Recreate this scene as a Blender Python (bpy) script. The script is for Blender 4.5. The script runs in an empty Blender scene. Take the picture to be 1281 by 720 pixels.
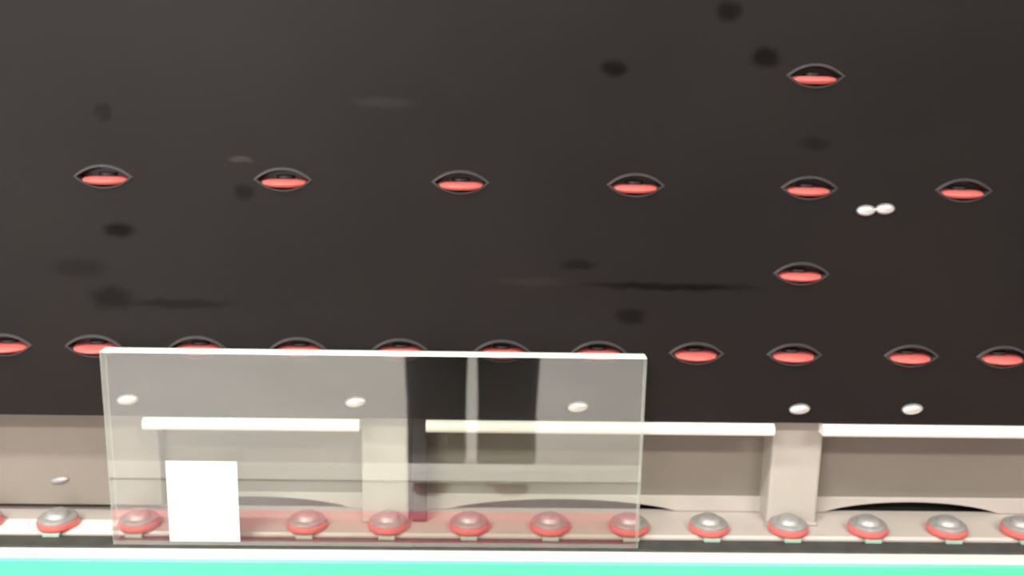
import bpy, bmesh, math, random
from math import sin, cos, radians, pi, sqrt
from mathutils import Vector, Matrix
random.seed(4)
sc = bpy.context.scene
COL = sc.collection

# ------------------------------------------------------------------ camera
TILT, PITCH, YAW, ROLL, F = radians(5), radians(18), radians(1.5), radians(1.25), 1300.0
ORG = Vector((0, 0, .40))                                   # foot line of the glass on the belt
U, V, W = Vector((1, 0, 0)), Vector((0, sin(TILT), cos(TILT))), Vector((0, -cos(TILT), sin(TILT)))
CAM = ORG + V * .631 + W * 1.267
FW = Vector((sin(YAW) * cos(PITCH), cos(YAW) * cos(PITCH), -sin(PITCH)))
R0 = Vector((cos(YAW), -sin(YAW), 0)); U0 = R0.cross(FW)
RT = cos(ROLL) * R0 + sin(ROLL) * U0
UP = -sin(ROLL) * R0 + cos(ROLL) * U0
cd = bpy.data.cameras.new('camera'); cam = bpy.data.objects.new('camera', cd); COL.objects.link(cam)
cd.sensor_width = 36; cd.lens = F / 1281 * 36; cd.clip_start = .05
cd.dof.use_dof = True; cd.dof.focus_distance = .95; cd.dof.aperture_fstop = 6.5
cam.matrix_world = Matrix(((RT.x, UP.x, -FW.x, CAM.x), (RT.y, UP.y, -FW.y, CAM.y), (RT.z, UP.z, -FW.z, CAM.z), (0, 0, 0, 1)))
sc.camera = cam

# ------------------------------------------------------------------ light
world = bpy.data.worlds.new('world'); sc.world = world; world.use_nodes = True
world.node_tree.nodes['Background'].inputs[0].default_value = (.85, .92, 1, 1)
world.node_tree.nodes['Background'].inputs[1].default_value = .25
sc.view_settings.view_transform = 'Standard'; sc.view_settings.look = 'None'
sc.view_settings.exposure = -0.3; sc.view_settings.gamma = 1.0; sc.view_settings.use_curve_mapping = False
LAMPS = [(-1.3, -1.45, 3.2), (1.5, -1.45, 3.2), (-1.3, -3.1, 3.2), (1.5, -3.1, 3.2)]
LAMP_W = [110, 42, 140, 100]
for (x, y, z), pw in zip(LAMPS, LAMP_W):
    ld = bpy.data.lights.new('lamp_light', 'AREA'); ld.shape = 'RECTANGLE'; ld.size = 1.2; ld.size_y = .25
    ld.energy = pw; ld.color = (1, .955, .89)
    lo = bpy.data.objects.new('lamp_light', ld); COL.objects.link(lo); lo.location = (x, y, z - .085)
ld = bpy.data.lights.new('left_fill_light', 'AREA'); ld.shape = 'RECTANGLE'; ld.size = 1.8; ld.size_y = 1.3  # unseen daylight source added to brighten the left side
ld.energy = 40; ld.color = (.93, .97, 1)
lo = bpy.data.objects.new('left_fill_light', ld); COL.objects.link(lo)
lo.location = (-3.93, -1.9, 1.75); lo.rotation_euler = (0, radians(-90), 0)   # faces +X

ld = ld.copy(); ld.size = 2.05; ld.size_y = 1.28; ld.energy = 45  # second added source, for a brighter sheen on the board's left
lo = bpy.data.objects.new('left_fill_light', ld); COL.objects.link(lo)
lo.location = (-2.3, -4.42, 1.7); lo.rotation_euler = (radians(90), 0, 0)     # faces +Y

# ------------------------------------------------------------------ helpers
def pix(x, y, w):
    "photo pixel -> (u, v) on the machine plane w = const"
    D = FW + RT * (x - 640.5) / F - UP * (y - 360) / F
    o = CAM - ORG; k = (w - o.dot(W)) / D.dot(W); P = o + k * D
    return P.dot(U), P.dot(V)

def mat(name, col, rough=.5, metal=0.0, noise=0.0, scale=20.0, bump=0.0, bscale=200.0, sheen=0.0, spec=.5, emit=None, stretch=(1, 1, 1)):
    m = bpy.data.materials.new(name); m.use_nodes = True
    nt = m.node_tree; b = nt.nodes['Principled BSDF']
    b.inputs['Base Color'].default_value = (*col, 1); b.inputs['Roughness'].default_value = rough
    b.inputs['Metallic'].default_value = metal; b.inputs['Specular IOR Level'].default_value = spec
    if sheen: b.inputs['Sheen Weight'].default_value = sheen
    if emit: b.inputs['Emission Color'].default_value = (*emit[0], 1); b.inputs['Emission Strength'].default_value = emit[1]
    tc = nt.nodes.new('ShaderNodeTexCoord'); mp = nt.nodes.new('ShaderNodeMapping'); mp.inputs['Scale'].default_value = stretch
    nt.links.new(tc.outputs['Object'], mp.inputs['Vector'])
    if noise:
        n = nt.nodes.new('ShaderNodeTexNoise'); n.inputs['Scale'].default_value = scale; n.inputs['Detail'].default_value = 5
        nt.links.new(mp.outputs[0], n.inputs['Vector'])
        r = nt.nodes.new('ShaderNodeMapRange'); r.inputs['From Min'].default_value = .3; r.inputs['From Max'].default_value = .7
        r.inputs['To Min'].default_value = 1 - noise; r.inputs['To Max'].default_value = 1 + noise
        nt.links.new(n.outputs['Fac'], r.inputs['Value'])
        mx = nt.nodes.new('ShaderNodeVectorMath'); mx.operation = 'SCALE'; mx.inputs[0].default_value = col
        nt.links.new(r.outputs[0], mx.inputs['Scale']); nt.links.new(mx.outputs[0], b.inputs['Base Color'])
    if bump:
        n2 = nt.nodes.new('ShaderNodeTexNoise'); n2.inputs['Scale'].default_value = bscale; n2.inputs['Detail'].default_value = 3
        nt.links.new(mp.outputs[0], n2.inputs['Vector'])
        bp = nt.nodes.new('ShaderNodeBump'); bp.inputs['Strength'].default_value = bump; bp.inputs['Distance'].default_value = .002
        nt.links.new(n2.outputs['Fac'], bp.inputs['Height']); nt.links.new(bp.outputs[0], b.inputs['Normal'])
    return m

def link(name, bm, ms, parent=None, smooth=False, norm=True):
    if norm: bmesh.ops.recalc_face_normals(bm, faces=bm.faces[:])
    me = bpy.data.meshes.new(name); bm.to_mesh(me); bm.free()
    for m in (ms if isinstance(ms, (list, tuple)) else [ms]): me.materials.append(m)
    if smooth:
        me.polygons.foreach_set('use_smooth', [True] * len(me.polygons)); me.set_sharp_from_angle(angle=radians(40))
    o = bpy.data.objects.new(name, me); COL.objects.link(o); o.parent = parent
    return o

def copy(o, parent, loc=None):
    c = o.copy(); COL.objects.link(c); c.parent = parent
    if loc is not None: c.location = loc
    return c

def tag(o, label, cat, group=None):
    o['label'] = label; o['category'] = cat
    if group: o['group'] = group
    return o

def empty(name, loc=(0, 0, 0), rot=(0, 0, 0)):
    o = bpy.data.objects.new(name, None); COL.objects.link(o); o.location = loc; o.rotation_euler = rot; o.empty_display_size = .1
    return o

def box(bm, x0, x1, y0, y1, z0, z1, bev=0.0, seg=2):
    r = bmesh.ops.create_cube(bm, size=1)
    for v in r['verts']:
        v.co = Vector(((x0 + x1) / 2 + v.co.x * (x1 - x0), (y0 + y1) / 2 + v.co.y * (y1 - y0), (z0 + z1) / 2 + v.co.z * (z1 - z0)))
    if bev:
        es = list({e for v in r['verts'] for e in v.link_edges})
        bmesh.ops.bevel(bm, geom=es, offset=bev, segments=seg, affect='EDGES', profile=.5)
    return bm

def BM(): return bmesh.new()

def prism(bm, prof, x0, x1):
    "closed (y, z) outline drawn out along x, capped"
    a = [bm.verts.new((x0, y, z)) for y, z in prof]; b = [bm.verts.new((x1, y, z)) for y, z in prof]
    n = len(prof)
    for i in range(n): bm.faces.new((a[i], a[(i + 1) % n], b[(i + 1) % n], b[i]))
    bm.faces.new(a); bm.faces.new(b[::-1]); return bm

def lathe(bm, prof, n=28, axis='Y', c=(0, 0, 0)):
    "(r, h) outline spun round an axis; r = 0 ends close it"
    rings = []
    for r, h in prof:
        ring = []
        for i in range(1 if r == 0 else n):
            a = 2 * pi * i / n; p = (r * cos(a), h, r * sin(a))
            if axis == 'Z': p = (p[0], p[2], p[1])
            if axis == 'X': p = (p[1], p[0], p[2])
            ring.append(bm.verts.new(Vector(c) + Vector(p)))
        rings.append(ring)
    for A, B in zip(rings, rings[1:]):
        for i in range(n):
            a0, a1, b0, b1 = A[i % len(A)], A[(i + 1) % len(A)], B[i % len(B)], B[(i + 1) % len(B)]
            vs = []
            for v in (a0, a1, b1, b0):
                if v not in vs: vs.append(v)
            if len(vs) > 2: bm.faces.new(vs)
    return bm

def lens(a, r, n=12):
    "eye-shaped outline, half width a, rise r above and below"
    R = (a * a + r * r) / (2 * r); out = []
    th = math.asin(a / R)
    for i in range(n): t = -th + 2 * th * i / n; out.append((R * sin(t), R * cos(t) - R + r))
    for i in range(n): t = th - 2 * th * i / n; out.append((R * sin(t), -(R * cos(t) - R + r)))
    return out

def struct(o): o['kind'] = 'structure'; return o

# ------------------------------------------------------------------ materials
M = {}
M['floor'] = mat('floor_concrete', (.57, .55, .53), .5, noise=.05, scale=3, bump=.05)
M['wall'] = mat('painted_wall', (.62, .60, .55), .8, noise=.03, scale=4, bump=.1, bscale=80)
M['ceil'] = mat('ceiling_paint', (.7, .69, .66), .9, noise=.02)
M['frame'] = mat('beige_paint', (.45, .42, .375), .42, noise=.05, scale=9, bump=.03)
M['panel'] = mat('taupe_paint', (.245, .215, .183), .5, noise=.05, scale=7, bump=.03)
M['rail'] = mat('white_enamel', (.90, .88, .82), .3, noise=.02, bump=.02)
M['ledge'] = mat('beige_enamel', (.50, .455, .415), .32, noise=.05, scale=12, bump=.03)
M['dark'] = mat('slot_shade', (.025, .022, .02), .55, noise=.2)
M['belt'] = mat('black_rubber', (.05, .055, .05), .6, noise=.2, scale=40, bump=.2)
M['white'] = mat('white_plastic', (.80, .80, .74), .4, noise=.03)
M['green'] = mat('mint_plastic', (.10, .76, .43), .35, noise=.06, scale=6)
M['gtab'] = mat('grey_green_plastic', (.36, .52, .43), .45, noise=.1)
M['tyre'] = mat('coral_polyurethane', (.74, .15, .135), .38, noise=.05, scale=60)
M['steel'] = mat('zinc_steel', (.40, .39, .385), .5, metal=.5, noise=.12, scale=90, bump=.06)
M['silver'] = mat('bright_screw', (.80, .79, .78), .38, metal=.8, noise=.06, scale=80)
M['grey'] = mat('dark_grey_plastic', (.042, .038, .039), .4, noise=.15, scale=30)
M['red'] = mat('red_enamel', (.90, .10, .20), .4, noise=.05)
M['paper'] = mat('white_paper', (.92, .91, .90), .75, noise=.01, bump=.04)
M['lampbody'] = mat('lamp_body', (.75, .75, .74), .4, noise=.02)
M['diffuser'] = mat('lamp_diffuser', (.9, .9, .88), .5, noise=.01, emit=((1, .96, .9), 4))
M['edge'] = mat('ground_glass_edge', (.86, .93, .88), .35, noise=.03, scale=90, bump=.05)

# felt: dark, brushed with stains that have their own shapes
def felt():
    m = mat('black_felt', (.0085, .0062, .0062), .48, noise=.2, scale=4, bump=.12, bscale=900, sheen=.0, spec=.23)
    nt = m.node_tree; b = nt.nodes['Principled BSDF']
    src = b.inputs['Base Color'].links[0].from_socket
    tc = [n for n in nt.nodes if n.type == 'TEX_COORD'][0]
    wob = nt.nodes.new('ShaderNodeTexNoise'); wob.inputs['Scale'].default_value = 45
    nt.links.new(tc.outputs['Object'], wob.inputs['Vector'])
    sub = nt.nodes.new('ShaderNodeVectorMath'); sub.operation = 'MULTIPLY_ADD'
    sub.inputs[1].default_value = (.016, .010, 0); sub.inputs[2].default_value = (-.008, -.005, 0)
    nt.links.new(wob.outputs['Color'], sub.inputs[0])
    add = nt.nodes.new('ShaderNodeVectorMath'); nt.links.new(tc.outputs['Object'], add.inputs[0]); nt.links.new(sub.outputs[0], add.inputs[1])
    stains = [(770, 86, 16, 9, .4), (958, 73, 18, 12, .4), (912, 14, 16, 12, .45), (148, 288, 20, 9, .4), (128, 245 - 105, 10, 12, .7),
              (98, 335, 34, 13, .75), (140, 372, 26, 16, .6), (225, 380, 62, 6, .65), (724, 330, 22, 7, .6), (840, 358, 105, 5, .45),
              (790, 395, 20, 12, .55), (305, 240, 12, 10, .6), (480, 128, 36, 7, 1.35), (665, 352, 46, 6, 1.25), (302, 200, 14, 4, 1.9), (1020, 180, 18, 8, .7)]
    fac = None
    for x, y, rx, ry, k in stains:
        u, v = pix(x, y, 0)
        mp = nt.nodes.new('ShaderNodeMapping'); mp.vector_type = 'TEXTURE'
        mp.inputs['Location'].default_value = (u, v, 0); mp.inputs['Scale'].default_value = (rx * .001 * 1.25, ry * .001 * 1.25, 1)
        nt.links.new(add.outputs[0], mp.inputs['Vector'])
        ln = nt.nodes.new('ShaderNodeVectorMath'); ln.operation = 'LENGTH'; nt.links.new(mp.outputs[0], ln.inputs[0])
        mr = nt.nodes.new('ShaderNodeMapRange'); mr.interpolation_type = 'SMOOTHSTEP'
        mr.inputs['From Min'].default_value = .35; mr.inputs['From Max'].default_value = 1.1
        mr.inputs['To Min'].default_value = k; mr.inputs['To Max'].default_value = 1
        nt.links.new(ln.outputs['Value'], mr.inputs['Value'])
        mu = nt.nodes.new('ShaderNodeMath'); mu.operation = 'MULTIPLY'; mu.inputs[0].default_value = 1
        if fac is not None: nt.links.new(fac, mu.inputs[0])
        nt.links.new(mr.outputs[0], mu.inputs[1]); fac = mu.outputs[0]
    s = nt.nodes.new('ShaderNodeVectorMath'); s.operation = 'SCALE'
    nt.links.new(src, s.inputs[0]); nt.links.new(fac, s.inputs['Scale']); nt.links.new(s.outputs[0], b.inputs['Base Color'])
    sp = nt.nodes.new('ShaderNodeMath'); sp.operation = 'MULTIPLY'; sp.inputs[1].default_value = .23
    nt.links.new(fac, sp.inputs[0]); nt.links.new(sp.outputs[0], b.inputs['Specular IOR Level'])   # soaked spots shine less
    return m
M['felt'] = felt()

def glass_mat(name, R0):
    m = bpy.data.materials.new(name); m.use_nodes = True; nt = m.node_tree
    nt.nodes.clear()
    out = nt.nodes.new('ShaderNodeOutputMaterial'); mix = nt.nodes.new('ShaderNodeMixShader')
    tr = nt.nodes.new('ShaderNodeBsdfTransparent'); tr.inputs[0].default_value = (.965, .98, .955, 1)
    gl = nt.nodes.new('ShaderNodeBsdfGlossy'); gl.inputs['Roughness'].default_value = .02; gl.inputs[0].default_value = (1, 1, 1, 1)
    # Schlick reflectance, the same from either side of the sheet
    lw_ = nt.nodes.new('ShaderNodeLayerWeight'); lw_.inputs['Blend'].default_value = .5
    pw = nt.nodes.new('ShaderNodeMath'); pw.operation = 'POWER'; pw.inputs[1].default_value = 5
    ma = nt.nodes.new('ShaderNodeMath'); ma.operation = 'MULTIPLY_ADD'; ma.inputs[1].default_value = 1 - R0; ma.inputs[2].default_value = R0
    nt.links.new(lw_.outputs['Facing'], pw.inputs[0]); nt.links.new(pw.outputs[0], ma.inputs[0])
    nt.links.new(ma.outputs[0], mix.inputs[0]); nt.links.new(tr.outputs[0], mix.inputs[1]); nt.links.new(gl.outputs[0], mix.inputs[2])
    nt.links.new(mix.outputs[0], out.inputs[0])
    return m
M['glass'] = glass_mat('coated_glass', .185); M['glass_back'] = glass_mat('bare_glass', .03)   # coated on its front

def side_mat():
    m = mat('seamed_glass_side', (.72, .80, .74), .4, noise=.04, scale=90); nt = m.node_tree
    b = nt.nodes['Principled BSDF']; out = [n for n in nt.nodes if n.type == 'OUTPUT_MATERIAL'][0]
    tr = nt.nodes.new('ShaderNodeBsdfTransparent'); tr.inputs[0].default_value = (.88, .93, .88, 1)
    mx = nt.nodes.new('ShaderNodeMixShader'); mx.inputs[0].default_value = .35
    nt.links.new(tr.outputs[0], mx.inputs[1]); nt.links.new(b.outputs[0], mx.inputs[2]); nt.links.new(mx.outputs[0], out.inputs[0])
    return m
M['side'] = side_mat()

# ------------------------------------------------------------------ the hall
X0, X1, Y0, Y1, H = -4.0, 4.0, -4.5, 1.2, 3.3
struct(link('floor', box(BM(), X0, X1, Y0, Y1, -.1, 0), M['floor']))
struct(link('ceiling', box(BM(), X0, X1, Y0, Y1, H, H + .1), M['ceil']))
struct(link('wall_back', box(BM(), X0, X1, Y1, Y1 + .1, 0, H), M['wall']))
bm = BM(); box(bm, X0, -3.4, Y0 - .1, Y0, 0, H); box(bm, -1.2, X1, Y0 - .1, Y0, 0, H)
box(bm, -3.4, -1.2, Y0 - .1, Y0, 0, 1.0); box(bm, -3.4, -1.2, Y0 - .1, Y0, 2.4, H)
struct(link('wall_front', bm, M['wall']))
struct(link('wall_right', box(BM(), X1, X1 + .1, Y0, Y1, 0, H), M['wall']))
bm = BM()                                                     # left wall with an opening for the added window
box(bm, X0 - .1, X0, Y0, -2.85, 0, H); box(bm, X0 - .1, X0, -.95, Y1, 0, H)
box(bm, X0 - .1, X0, -2.85, -.95, 0, 1.05); box(bm, X0 - .1, X0, -2.85, -.95, 2.45, H)
struct(link('wall_left', bm, M['wall']))
bm = BM()
for a, b_, c, d in ((-2.85, -2.79, 1.05, 2.45), (-1.01, -.95, 1.05, 2.45), (-2.79, -1.01, 1.05, 1.11), (-2.79, -1.01, 2.39, 2.45), (-1.93, -1.87, 1.11, 2.39)):
    box(bm, X0 - .07, X0 - .01, a, b_, c, d)
win = struct(link('added_window_1', bm, M['white']))  # unseen window, added to go with the light from the left
for a, b_ in ((-2.79, -1.93), (-1.87, -1.01)):
    link('pane', box(BM(), X0 - .045, X0 - .037, a, b_, 1.11, 2.39), M['glass_back'], win)

bm = BM()                                                     # window and dark shutter added behind the camera for the board's left-to-right falloff
for a, b_, c, d in ((-3.4, -3.34, 1.0, 2.4), (-1.26, -1.2, 1.0, 2.4), (-3.34, -1.26, 1.0, 1.06), (-3.34, -1.26, 2.34, 2.4), (-2.33, -2.27, 1.06, 2.34)):
    box(bm, a, b_, Y0 - .07, Y0 - .01, c, d)
win = struct(link('added_window_2', bm, M['white']))
for a, b_ in ((-3.34, -2.33), (-2.27, -1.26)):
    link('pane', box(BM(), a, b_, Y0 - .045, Y0 - .037, 1.06, 2.34), M['glass_back'], win)
M['shutter'] = mat('charcoal_shutter', (.04, .042, .045), .5, noise=.1)
door = struct(link('added_dark_door', box(BM(), .35, 3.75, Y0 + .002, Y0 + .03, .0, 2.9), M['shutter']))  # unseen dark door added so the board's right side mirrors less light
for i in range(14): link('slat', box(BM(), .4, 3.7, Y0 + .0302, Y0 + .05, .02 + i * .2, .205 + i * .2, .006, 1), M['shutter'], door)

lampgrp = 'ceiling lamps of the hall'
LL = ['long ceiling lamp on the left above the machine', 'long ceiling lamp above the machine on the right',
      'long ceiling lamp on the left behind the person', 'long ceiling lamp behind the person on the right']
for (x, y, z), lb in zip(LAMPS, LL):
    e = tag(empty('ceiling_lamp', (x, y, H)), lb, 'lamp', lampgrp)
    link('lamp_body', box(BM(), -.64, .64, -.15, .15, -.10, 0, .01), M['lampbody'], e)
    link('diffuser', box(BM(), -.61, .61, -.13, .13, -.135 + .02, -.10, .006), M['diffuser'], e)

# ------------------------------------------------------------------ the machine (local axes: u right, v up along the tilted board, w out)
MROT = (pi / 2 - TILT, 0, 0)
UL, UR = -1.55, 1.55

# --- felt-faced support board
board = tag(empty('support_board', ORG, MROT), 'tilted black felt support board with rows of coral wheels', 'machine board')
VB, VT = .164, 1.35
rows = [(127, 222), (353, 228), (576, 234), (796, 238), (1014, 241), (1208, 242), (1022, 99), (1004, 347),
        (2, 434), (115, 437), (872, 448), (995, 450), (1142, 450), (1258, 452)]
pos = [pix(x, y, .006) for x, y in rows]
midv = sum(p[1] for p in pos[8:]) / 6; topv = sum(p[1] for p in pos[:6]) / 6
pos = [(u, topv if i < 6 else midv if i > 7 else v) for i, (u, v) in enumerate(pos)]
for x, y in ((245, 439), (372, 441), (500, 442), (628, 444), (750, 446)): pos.append((pix(x, y, .006)[0], midv))
for u in (-.686, .81, 1.03): pos.append((u, topv))
for u in (-.735, .80, .93): pos.append((u, midv))
for u in (-.468, .03, .41, .9): pos.append((u, .89))
LA, LR = .0325, .0125
bm = BM()
def loop(pts, z=0):
    vs = [bm.verts.new((x, y, z)) for x, y in pts]
    return [bm.edges.new((vs[i], vs[(i + 1) % len(vs)])) for i in range(len(vs))]
es = loop([(UL, VB), (UR, VB), (UR, VT), (UL, VT)])
for u, v in pos: es += loop([(u + x, v + .0035 + y) for x, y in lens(LA, LR, 10)])
bmesh.ops.triangle_fill(bm, use_beauty=True, use_dissolve=False, edges=es, normal=(0, 0, 1))
for f_ in bm.faces:
    if f_.normal.z < 0: f_.normal_flip()
ex = bmesh.ops.extrude_face_region(bm, geom=bm.faces[:])
for v in [g for g in ex['geom'] if isinstance(g, bmesh.types.BMVert)]: v.co.z -= .014
link('felt_panel', bm, M['felt'], board)

# wheel unit: grey eye-shaped bezel and cup, coral wheel on an upright pin
def bezel():
    b = BM(); n = 14
    prof = [(LA + .004, LR + .003, .0002), (LA + .002, LR + .0016, .0022), (LA - .0002, LR - .0002, .0024), (LA - .001, LR - .001, .0005), (LA - .0012, LR - .0014, -.012), (LA - .002, LR - .003, -.018)]
    rings = [[b.verts.new((x, y + .0035, z)) for x, y in lens(a, r, n)] for a, r, z in prof]
    for A, B in zip(rings, rings[1:]):
        for i in range(2 * n): b.faces.new((A[i], A[(i + 1) % (2 * n)], B[(i + 1) % (2 * n)], B[i]))
    b.faces.new(rings[-1])
    return b
RW, PR = .033, .0125                                         # wheel radius, how far it stands proud of the board
def wheel_bm():
    b = BM()
    lathe(b, [(.012, -.0047), (.0215, -.0047), (.0255, -.0042), (.029, -.0032), (.0318, -.0016), (RW, 0), (.0318, .0016), (.029, .0032), (.0255, .0042), (.0215, .0047), (.012, .0047), (.012, -.0047)], 40)
    return b
def hub_bm():
    b = BM(); lathe(b, [(0, -.0085), (.0118, -.0085), (.0118, .0085), (0, .0085)], 20); return b
b0 = link('wheel_housing', bezel(), M['grey'], board, True, False)
w0 = link('roller_wheel', wheel_bm(), M['tyre'], b0, True)
h0 = link('wheel_pin', hub_bm(), M['grey'], b0, True)
w0.location = h0.location = (0, -.0015, PR - RW)
b0.location = (*pos[0], 0)
for u, v in pos[1:]:
    c = copy(b0, board, (u, v, 0)); copy(w0, c); copy(h0, c)

# screws: oval raised heads
def screw_bm():
    b = BM()
    lathe(b, [(.0115, 0), (.0115, .002), (.0095, .0048), (.006, .0066), (.0025, .0072), (0, .0073)], 20, 'Z')
    return b
s0 = None
def screw(par, x, y, w, sx=1.15, rz=0, k=.5):
    global s0
    u, v = pix(x, y, w)
    if s0 is None: s0 = link('screw_head', screw_bm(), M['silver'], par, True); s = s0
    else: s = copy(s0, par)
    s.location = (u, v, w); s.scale = (sx, .62, 1); s.rotation_euler = (0, 0, rz)
    return s
for x, y in ((1083, 263), (1107, 261)): screw(board, x, y, .0003, 1.05, .06)
for x, y in ((1000, 511), (1141, 511), (160, 499), (445, 502), (723, 508)): screw(board, x, y, .0003, 1.2, .12)

# --- lower machine frame: posts, panels, bright edge rails
frame = tag(empty('roller_conveyor', ORG, MROT), 'beige conveyor base with posts, coral wheels, black belt and mint green front guide', 'conveyor')
VL = .005                                                     # top of the ledge
WP = -.075                                                    # front of the recessed panels
def uat(x, y, w): return pix(x, y, w)[0]
def post(xa, xb, wf=-.034):
    a, b_ = uat(xa, 560, wf), uat(xb, 560, wf)
    o = link('post', box(BM(), a, b_, VL + .0005, VB - .001, wf - .045, wf, .004), M['frame'], frame)
    bb = BM(); box(bb, a - .0, b_ + .0, VL + .0003, VL + .005, wf - .045, wf + .006, .0015)
    link('foot_plate', bb, M['frame'], o)
    return a, b_
pA = post(452, 511); pB = post(966, 1029)
uL = uat(180, 530, 0)
bays = [(uL, uat(450, 530, 0)), (uat(533, 530, 0), uat(968, 530, 0)), (uat(1029, 530, 0), UR - .02)]
# bright edge rails
def rail(a, b_):
    prof = [(VB - .0015, -.013), (VB - .0015, .001), (VB - .0035, .0055), (VB - .008, .0085), (VB - .0125, .0085), (VB - .016, .006), (VB - .0165, -.013)]
    bb = BM(); prism(bb, prof, a, b_)
    return link('edge_rail', bb, M['rail'], frame, False)
for a, b_ in bays: rail(a, b_)
# recessed panels with a shallow arched slot at the foot
def panel(a, b_, s0_, s1_, rise=.016, w=WP, top=VB - .002):
    "panel from a to b with an arch between s0_ and s1_ cut out of its lower edge"
    bb = BM(); n = 20
    low = [(a, VL + .001)]
    if s0_ is not None:
        low += [(s0_ + (s1_ - s0_) * i / n, VL + .001 + rise * (1 - (2 * i / n - 1) ** 2) ** .8) for i in range(n + 1)]
    low.append((b_, VL + .001))
    # strip of quads so that the arch stays clean
    t_ = [bb.verts.new((x, top, w)) for x, y in low]; l_ = [bb.verts.new((x, y, w)) for x, y in low]
    for i in range(len(low) - 1): bb.faces.new((t_[i], l_[i], l_[i + 1], t_[i + 1]))
    ex = bmesh.ops.extrude_face_region(bb, geom=bb.faces[:])
    for v in [g for g in ex['geom'] if isinstance(g, bmesh.types.BMVert)]: v.co.z -= .006
    o = link('panel', bb, M['panel'], frame)
    # pale foot strip, straight above and cut by the same arch below
    lb = BM()
    q = [[lb.verts.new((x, y, w + dw)) for x, y in pts_] for pts_, dw in ((low, .0002), (low, .003), ([(x, VL + .001 + rise + .0045) for x, y in low], .003), ([(x, VL + .001 + rise + .006) for x, y in low], .0002))]
    for A, B in zip(q, q[1:]):
        for i in range(len(low) - 1): lb.faces.new((A[i], A[i + 1], B[i + 1], B[i]))
    link('foot_strip', lb, M['ledge'], o)
    return o
panel(uL + .001, pA[0] + .03, uat(200, 622, WP), uat(440, 622, WP))
panel(pA[0] + .031, pB[0] + .03, uat(560, 626, WP), uat(845, 626, WP))
panel(pB[0] + .031, UR - .02, uat(1030, 634, WP), uat(1247, 636, WP))
link('cavity_back', box(BM(), UL + .01, UR - .01, -.049, VB - .002, WP - .03, WP - .025), M['dark'], frame)  # dark backing sheet; the shade in the slots is put into its colour
# flat cover plate left of the bays
cw = -.055
cp = link('cover_plate', box(BM(), UL + .02, uL, VL + .01, VB - .001, cw - .02, cw, .002), M['panel'], frame)
sc_ = screw(frame, 75, 600, cw + .0001, 1.2, .18); sc_.data = sc_.data.copy(); sc_.data.materials[0] = M['steel']; sc_.scale = (1.1, .4, .6)
# narrow dark strip added next to the first post
a, b_ = uat(515, 560, -.03), uat(534, 560, -.03)
link('dark_strip', box(BM(), a, b_, VL + .001, VB - .002, -.05, -.03, .002), M['grey'], frame)

# --- conveyor: ledge, lower wheels, belt, green guide
conv = frame
bb = BM(); prism(bb, [(-.05, .004), (VL - .003, .004), (VL, .001), (VL, WP - .004), (-.05, WP - .004)], UL, UR)
link('ledge', bb, M['ledge'], conv)
bb = BM(); box(bb, UL, UR, -.012, 0, .0055, .0333)
link('transport_belt', bb, M['belt'], conv)
bb = BM(); prism(bb, [(-.05, .0336), (-.003, .0336), (-.0025, .0355), (-.0025, .0525), (-.005, .054), (-.05, .054)], UL, UR)
link('guide_strip', bb, M['white'], conv)
bb = BM(); prism(bb, [(-.031, .0543), (-.0075, .0543), (-.006, .056), (-.006, .058), (-.0085, .0595), (-.031, .0595)], UL, UR)
link('green_guide', bb, M['green'], conv)
R2 = .0265
WC = .0128 - R2
def lw_tyre():
    b = BM(); lathe(b, [(.021, 0), (.0245, 0), (.026, .0015), (R2, .004), (R2, .006), (.026, .0085), (.0245, .0095), (.021, .0095), (.021, 0)], 36); return b
def lw_hub():
    b = BM(); lathe(b, [(0, .0005), (.0208, .0005), (.0208, .0097), (.0246, .0098), (.0246, .0118), (.0225, .0135), (.0165, .0145), (.014, .0185), (.0112, .0205), (.0045, .0215), (0, .0215)], 28); return b
def lw_fork():
    b = BM(); box(b, -.011, .011, -.0053, -.0003, .0042, .0125, .001)
    return b
xs = [70, 172, 273, 383, 485, 587, 688, 788, 888, 988, 1088, 1188, 1281]
us = [pix(x, 665, -.005)[0] for x in xs]
us = [us[0] - .2, us[0] - .1] + us + [us[-1] + .1 * i for i in (1, 2, 3)]
t0 = None
for u in us:
    if t0 is None:
        t0 = link('conveyor_wheel', lw_tyre(), M['tyre'], conv, True)
        hb = link('hub', lw_hub(), M['steel'], t0, True)
        fk = link('wheel_stop', lw_fork(), M['gtab'], t0); fk.location = (0, 0, -WC)
        t0.location = (u, VL + .0006, WC)
        lw = t0
    else:
        lw = copy(t0, conv, (u, VL + .0006, WC)); copy(hb, lw); copy(fk, lw)
bb = BM(); e0, e1 = pix(152, 660, -.02)[0], pix(138, 672, .003)[0]    # thin white strip added on the ledge, cut off at a slant
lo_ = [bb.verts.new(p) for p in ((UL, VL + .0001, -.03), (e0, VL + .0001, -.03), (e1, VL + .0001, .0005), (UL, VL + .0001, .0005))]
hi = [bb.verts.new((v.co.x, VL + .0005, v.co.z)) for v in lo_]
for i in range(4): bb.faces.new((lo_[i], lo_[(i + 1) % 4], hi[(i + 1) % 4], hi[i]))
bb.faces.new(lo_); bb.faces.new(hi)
link('white_strip', bb, M['rail'], conv)
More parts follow.
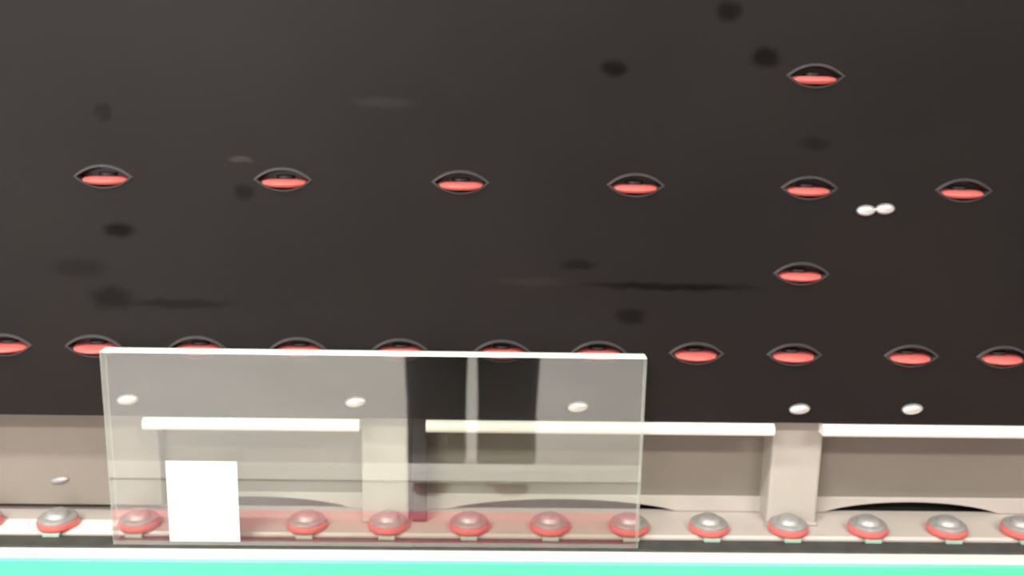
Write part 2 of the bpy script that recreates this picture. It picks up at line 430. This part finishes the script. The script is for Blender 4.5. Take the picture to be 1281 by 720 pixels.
# body, legs, front shelf and red step (these show in the glass)
link('apron', box(BM(), UL, UR, -.20, -.051, -.13, .05, .003), M['frame'], conv)
for u in (-1.4, -.47, .47, 1.4):
    for w in (-.10, .03):
        vb = -(ORG.z + w * sin(TILT)) / cos(TILT) + .004
        link('leg', box(BM(), u - .03, u + .03, vb, -.2005, w - .02, w + .02, .003), M['frame'], conv)
def at_world(y, z):
    "world (y, z) -> machine (v, w)"
    d = Vector((0, y, z)) - ORG; return d.dot(V), d.dot(W)
gv, gw = at_world(-.31, .414)
tb = BM(); box(tb, UL, UR, -.36, -.275, .408, .412, .0012)
for v in tb.verts: v.co = Vector((v.co.x, *at_world(v.co.y, v.co.z)))
link('front_shelf', tb, mat('shelf_white', (.94, .93, .90), .6, noise=.01), conv)
tb = BM(); box(tb, UL, UR, -.2155, -.066, .316, .322, .001)     # level tray in front, pale with a red kerb strip
for v in tb.verts: v.co = Vector((v.co.x, *at_world(v.co.y, v.co.z)))
link('front_tray', tb, M['ledge'], conv)
tb = BM(); box(tb, UL, UR, -.365, -.216, .310, .331, .003)
for v in tb.verts: v.co = Vector((v.co.x, *at_world(v.co.y, v.co.z)))
link('red_step', tb, M['red'], conv)
for u in (-1.3, .9, 1.45):
    link('bracket', box(BM(), u - .015, u + .015, -.12, -.11, .0505, gw + .005, .001), M['frame'], conv)
    link('bracket', box(BM(), u - .006, u + .006, -.1098, gv - .008, gw - .006, gw + .005, .001), M['frame'], conv)

# ------------------------------------------------------------------ glass sheet on the belt, leaning on the wheels
GT = .020; GW0 = .0128; GW1 = GW0 + GT
gl = tag(empty('glass_sheet', ORG, MROT), 'clear reflective glass sheet standing on the conveyor with a white label', 'glass')
ga, gb, gh = -.4735, .2015, .2590
bb = BM(); box(bb, ga, gb, .0004, gh, GW0, GW1, .0012, 1)
for f_ in bb.faces: f_.material_index = 0 if f_.normal.z > .95 else 3 if f_.normal.z < -.95 or f_.normal.y < -.5 else 1 if f_.normal.y > .3 else 2
link('pane', bb, [M['glass'], M['edge'], M['side'], M['glass_back']], gl, False, True)
lx0, lv0 = pix(213, 676, GW1); lx1, lv1 = pix(296, 577, GW1)
bb = BM(); box(bb, lx0, lx1, lv0, lv1, GW1 + .0001, GW1 + .0006)
lo = link('label', bb, M['paper'], gl); lo['label'] = 'blank white paper label'

# ------------------------------------------------------------------ the person filming, mirrored in the glass
M['skin'] = mat('skin', (.52, .33, .24), .5, noise=.05)
M['trouser'] = mat('charcoal_cloth', (.05, .05, .058), .85, noise=.15, scale=30, bump=.2, bscale=400)
M['shirt'] = mat('navy_cloth', (.05, .065, .10), .85, noise=.1, scale=20, bump=.2, bscale=400)
M['shoe'] = mat('dark_leather', (.03, .028, .03), .5, noise=.1)
M['sole'] = mat('red_rubber', (.22, .03, .04), .6, noise=.1)
M['hair'] = mat('dark_hair', (.015, .011, .009), .6, noise=.2, scale=60, bump=.5, bscale=150)
M['eye'] = mat('eye_white', (.8, .8, .78), .2, noise=.02)
M['lip'] = mat('lip', (.42, .17, .15), .45, noise=.05)
M['phone'] = mat('phone_black', (.015, .015, .017), .25, noise=.05)

def skin_mesh(name, chains, m, parent, root=0, sub=2):
    "chains: {node: (pos, rx, ry)}, edges -> skinned smooth surface"
    nodes, edges = chains
    keys = list(nodes); idx = {k: i for i, k in enumerate(keys)}
    me = bpy.data.meshes.new(name)
    me.from_pydata([nodes[k][0] for k in keys], [(idx[a], idx[b]) for a, b in edges], [])
    o = bpy.data.objects.new(name, me); COL.objects.link(o)
    md = o.modifiers.new('skin', 'SKIN'); md.use_smooth_shade = True; md.branch_smoothing = .4
    sd = o.modifiers.new('sub', 'SUBSURF'); sd.levels = sd.render_levels = sub
    for i, k in enumerate(keys):
        s = me.skin_vertices[0].data[i]; s.radius = (nodes[k][1], nodes[k][2]); s.use_root = (i == root)
    dg = bpy.context.evaluated_depsgraph_get(); dg.update()
    me2 = bpy.data.meshes.new_from_object(o.evaluated_get(dg)); me2.name = name
    o.modifiers.clear(); o.data = me2
    me2.materials.clear(); me2.materials.append(m); o.parent = parent
    me2.polygons.foreach_set('use_smooth', [True] * len(me2.polygons))
    return o

PX, PY = -.035, -1.56                                         # between the feet
person = tag(empty('person', (PX, PY, 0)), 'person in dark trousers and navy shirt holding up a phone before the glass', 'person')
N, E_ = {}, []
def nd(k, p, rx, ry=None, frm=None):
    N[k] = (p, rx, ry or rx)
    if frm: E_.append((frm, k))
nd('pelvis', (0, -.02, .92), .15, .11)
nd('waist', (0, -.02, 1.06), .135, .10, 'pelvis')
nd('chest', (0, -.02, 1.24), .155, .11, 'waist')
nd('collar', (0, -.015, 1.40), .10, .075, 'chest')
nd('neck', (0, -.005, 1.475), .052, .054, 'collar')
nd('jaw', (0, .02, 1.545), .058, .066, 'neck')
nd('face', (0, .018, 1.61), .072, .088, 'jaw')
nd('crown', (0, .006, 1.69), .062, .075, 'face')
LEGX = .097
for s, n in ((-1, 'l'), (1, 'r')):
    nd(n + 'hip', (s * .085, -.02, .84), .088, .09, 'pelvis')
    nd(n + 'knee', (s * LEGX, .0, .47), .056, .058, n + 'hip')
    nd(n + 'calf', (s * LEGX, -.02, .33), .05, .055, n + 'knee')
    nd(n + 'ankle', (s * LEGX, -.03, .09), .034, .036, n + 'calf')
    nd(n + 'foot', (s * (LEGX + .004), .05, .040), .026, .02, n + 'ankle')
    nd(n + 'toe', (s * (LEGX + .01), .12, .032), .022, .012, n + 'foot')
    nd(n + 'sh', (s * .165, -.015, 1.385), .058, .058, 'collar')
    nd(n + 'elb', (s * .235, .03, 1.12), .042, .042, n + 'sh')
    nd(n + 'wr', (s * .085 + .03, .225, 1.075), .026, .024, n + 'elb')
    pxm = s * .072 + .035
    nd(n + 'palm', (pxm, .262, 1.10), .034, .017, n + 'wr')
    # four fingers wrapped behind the phone, thumb on its face
    for i in range(4):
        z = 1.135 - i * .019; L = (.85, 1.0, .95, .75)[i]
        bx = pxm - s * .004
        nd(f'{n}f{i}a', (bx, .285, z), .0088, None, n + 'palm')
        nd(f'{n}f{i}b', (bx - s * .012 * L, .3045, z + .002), .0082, None, f'{n}f{i}a')
        nd(f'{n}f{i}c', (bx - s * .034 * L, .3065, z + .002), .0075, None, f'{n}f{i}b')
    nd(n + 't1', (pxm - s * .012, .262, 1.128), .0105, None, n + 'palm')
    nd(n + 't2', (pxm - s * .03, .266, 1.143), .009, None, n + 't1')
body = skin_mesh('body', (N, E_), M['skin'], person)
# clothes: the same skeleton, a little fuller, ending at hem, cuff and neckline
T, TE = {}, []
def td(k, p, rx, ry, frm=None):
    T[k] = (p, rx, ry)
    if frm: TE.append((frm, k))
td('belt', (0, -.02, .93), .165, .125); td('top', (0, -.02, 1.02), .155, .118, 'belt'); td('top2', (0, -.02, 1.06), .15, .115, 'top')
for s, n in ((-1, 'l'), (1, 'r')):
    td(n + 'a', (s * .088, -.02, .80), .098, .104, 'belt')
    td(n + 'b', (s * .099, -.005, .60), .118, .10, n + 'a')
    td(n + 'c', (s * .101, .0, .40), .125, .10, n + 'b')
    td(n + 'd', (s * .099, -.015, .22), .103, .09, n + 'c')
    td(n + 'e', (s * .098, -.02, .10), .094, .09, n + 'd')
    td(n + 'f', (s * .098, -.02, .035), .094, .092, n + 'e')
    td(n + 'g', (s * .098, -.02, .025), .094, .092, n + 'f')
skin_mesh('trousers', (T, TE), M['trouser'], person)
S, SE = {}, []
def sd_(k, p, rx, ry, frm=None):
    S[k] = (p, rx, ry)
    if frm: SE.append((frm, k))
sd_('hem0', (0, -.02, .82), .192, .155); sd_('hem1', (0, -.02, .84), .192, .155, 'hem0'); sd_('hem', (0, -.02, .94), .185, .148, 'hem1'); sd_('w', (0, -.02, 1.08), .155, .12, 'hem'); sd_('c', (0, -.02, 1.25), .172, .128, 'w'); sd_('n', (0, -.014, 1.405), .115, .09, 'c')
for s, n in ((-1, 'l'), (1, 'r')):
    sd_(n + 's', (s * .165, -.015, 1.385), .074, .074, 'n'); sd_(n + 'e', (s * .215, .013, 1.20), .062, .062, n + 's')
skin_mesh('shirt', (S, SE), M['shirt'], person)
for s in (-1, 1):
    bb = BM()                                                  # shoe: lofted sections heel to toe
    secs = [(-.085, .030, .075), (-.06, .038, .092), (-.01, .040, .085), (.05, .043, .078), (.10, .046, .062), (.15, .040, .045), (.175, .024, .034)]
    rings = []
    for y, hw, h in secs:
        ring = []
        for j in range(12):
            a = 2 * pi * j / 12
            ring.append(bb.verts.new((hw * cos(a) * (1 if sin(a) < .3 else .85), y, .016 + (h - .016) * (.5 + .5 * sin(a)))))
        rings.append(ring)
    for A, B in zip(rings, rings[1:]):
        for j in range(12): bb.faces.new((A[j], A[(j + 1) % 12], B[(j + 1) % 12], B[j]))
    bb.faces.new(rings[0][::-1]); bb.faces.new(rings[-1])
    sh = link('shoe', bb, M['shoe'], person, True); sh.location = (s * (LEGX + .004), -.005, 0); sh.rotation_euler = (0, 0, -s * .06)
    so = BM(); outl = [(-.03, -.092), (.03, -.092), (.041, -.05), (.042, .0), (.049, .09), (.042, .155), (.02, .185), (-.02, .185), (-.042, .155), (-.049, .09), (-.042, 0), (-.041, -.05)]
    lo_ = [so.verts.new((x, y, .001)) for x, y in outl]; hi = [so.verts.new((x, y, .018)) for x, y in outl]
    for i in range(12): so.faces.new((lo_[i], lo_[(i + 1) % 12], hi[(i + 1) % 12], hi[i]))
    so.faces.new(lo_[::-1]); so.faces.new(hi)
    link('sole', so, M['sole'], sh)
# head details
bb = BM(); bmesh.ops.create_icosphere(bb, subdivisions=4, radius=1)
for v in bb.verts:
    k = 1 + .02 * sin(v.co.x * 23) * sin(v.co.y * 19 + v.co.z * 17)
    v.co = Vector((v.co.x * .088 * k, v.co.y * .104 * k, v.co.z * .098 * k))
bmesh.ops.delete(bb, geom=[v for v in bb.verts if v.co.z < -.005 + max(0, v.co.y) * .75 - max(0, -v.co.y) * .55], context='VERTS')
hr = link('hair', bb, M['hair'], person, True); hr.location = (0, .004, 1.655)
for s in (-1, 1):
    bb = BM(); bmesh.ops.create_uvsphere(bb, u_segments=16, v_segments=10, radius=.0125)
    ey = link('eye', bb, M['eye'], person, True); ey.location = (s * .031, .098, 1.618)
    bb = BM(); bmesh.ops.create_uvsphere(bb, u_segments=12, v_segments=8, radius=.0055)
    ir = link('iris', bb, M['hair'], ey, True); ir.location = (0, .0085, -.002)
    bb = BM(); bmesh.ops.create_uvsphere(bb, u_segments=14, v_segments=10, radius=1)
    for v in bb.verts: v.co = Vector((v.co.x * .011, v.co.y * .019, v.co.z * .031))
    er = link('ear', bb, M['skin'], person, True); er.location = (s * .078, .008, 1.605); er.rotation_euler = (0, 0, s * .3)
bb = BM()
pr = [(-.012, .094, 1.605), (.012, .094, 1.605), (.017, .098, 1.573), (-.017, .098, 1.573), (0, .122, 1.577), (0, .104, 1.613)]
vs = [bb.verts.new(p) for p in pr]
for f_ in ((0, 5, 4), (0, 4, 3), (1, 4, 5), (1, 2, 4), (3, 4, 2), (0, 3, 2, 1), (0, 1, 5)): bb.faces.new([vs[i] for i in f_])
bmesh.ops.subdivide_edges(bb, edges=bb.edges[:], cuts=1, smooth=.6)
link('nose', bb, M['skin'], person, True)
bb = BM(); bmesh.ops.create_uvsphere(bb, u_segments=16, v_segments=10, radius=1)
for v in bb.verts: v.co = Vector((v.co.x * .024, v.co.y * .010, v.co.z * .0085 - .002 * abs(v.co.x)))
mo = link('mouth', bb, M['lip'], person, True); mo.location = (0, .092, 1.547)

ph = tag(empty('phone', (PX + .035, PY + .285, 1.118)), 'black phone held upright in both hands of the person', 'phone')
link('phone_body', box(BM(), -.078, .078, -.0045, .0045, -.03, .045, .003), M['phone'], ph)
link('screen', box(BM(), -.072, .072, -.0052, -.0046, -.026, .041), mat('phone_screen', (.02, .02, .025), .1, noise=.02), ph)
bb = BM(); lathe(bb, [(0, .0046), (.006, .0046), (.006, .006), (0, .006)], 16, 'Y'); lc = link('lens', bb, M['steel'], ph, True); lc.location = (-.06, 0, .03)
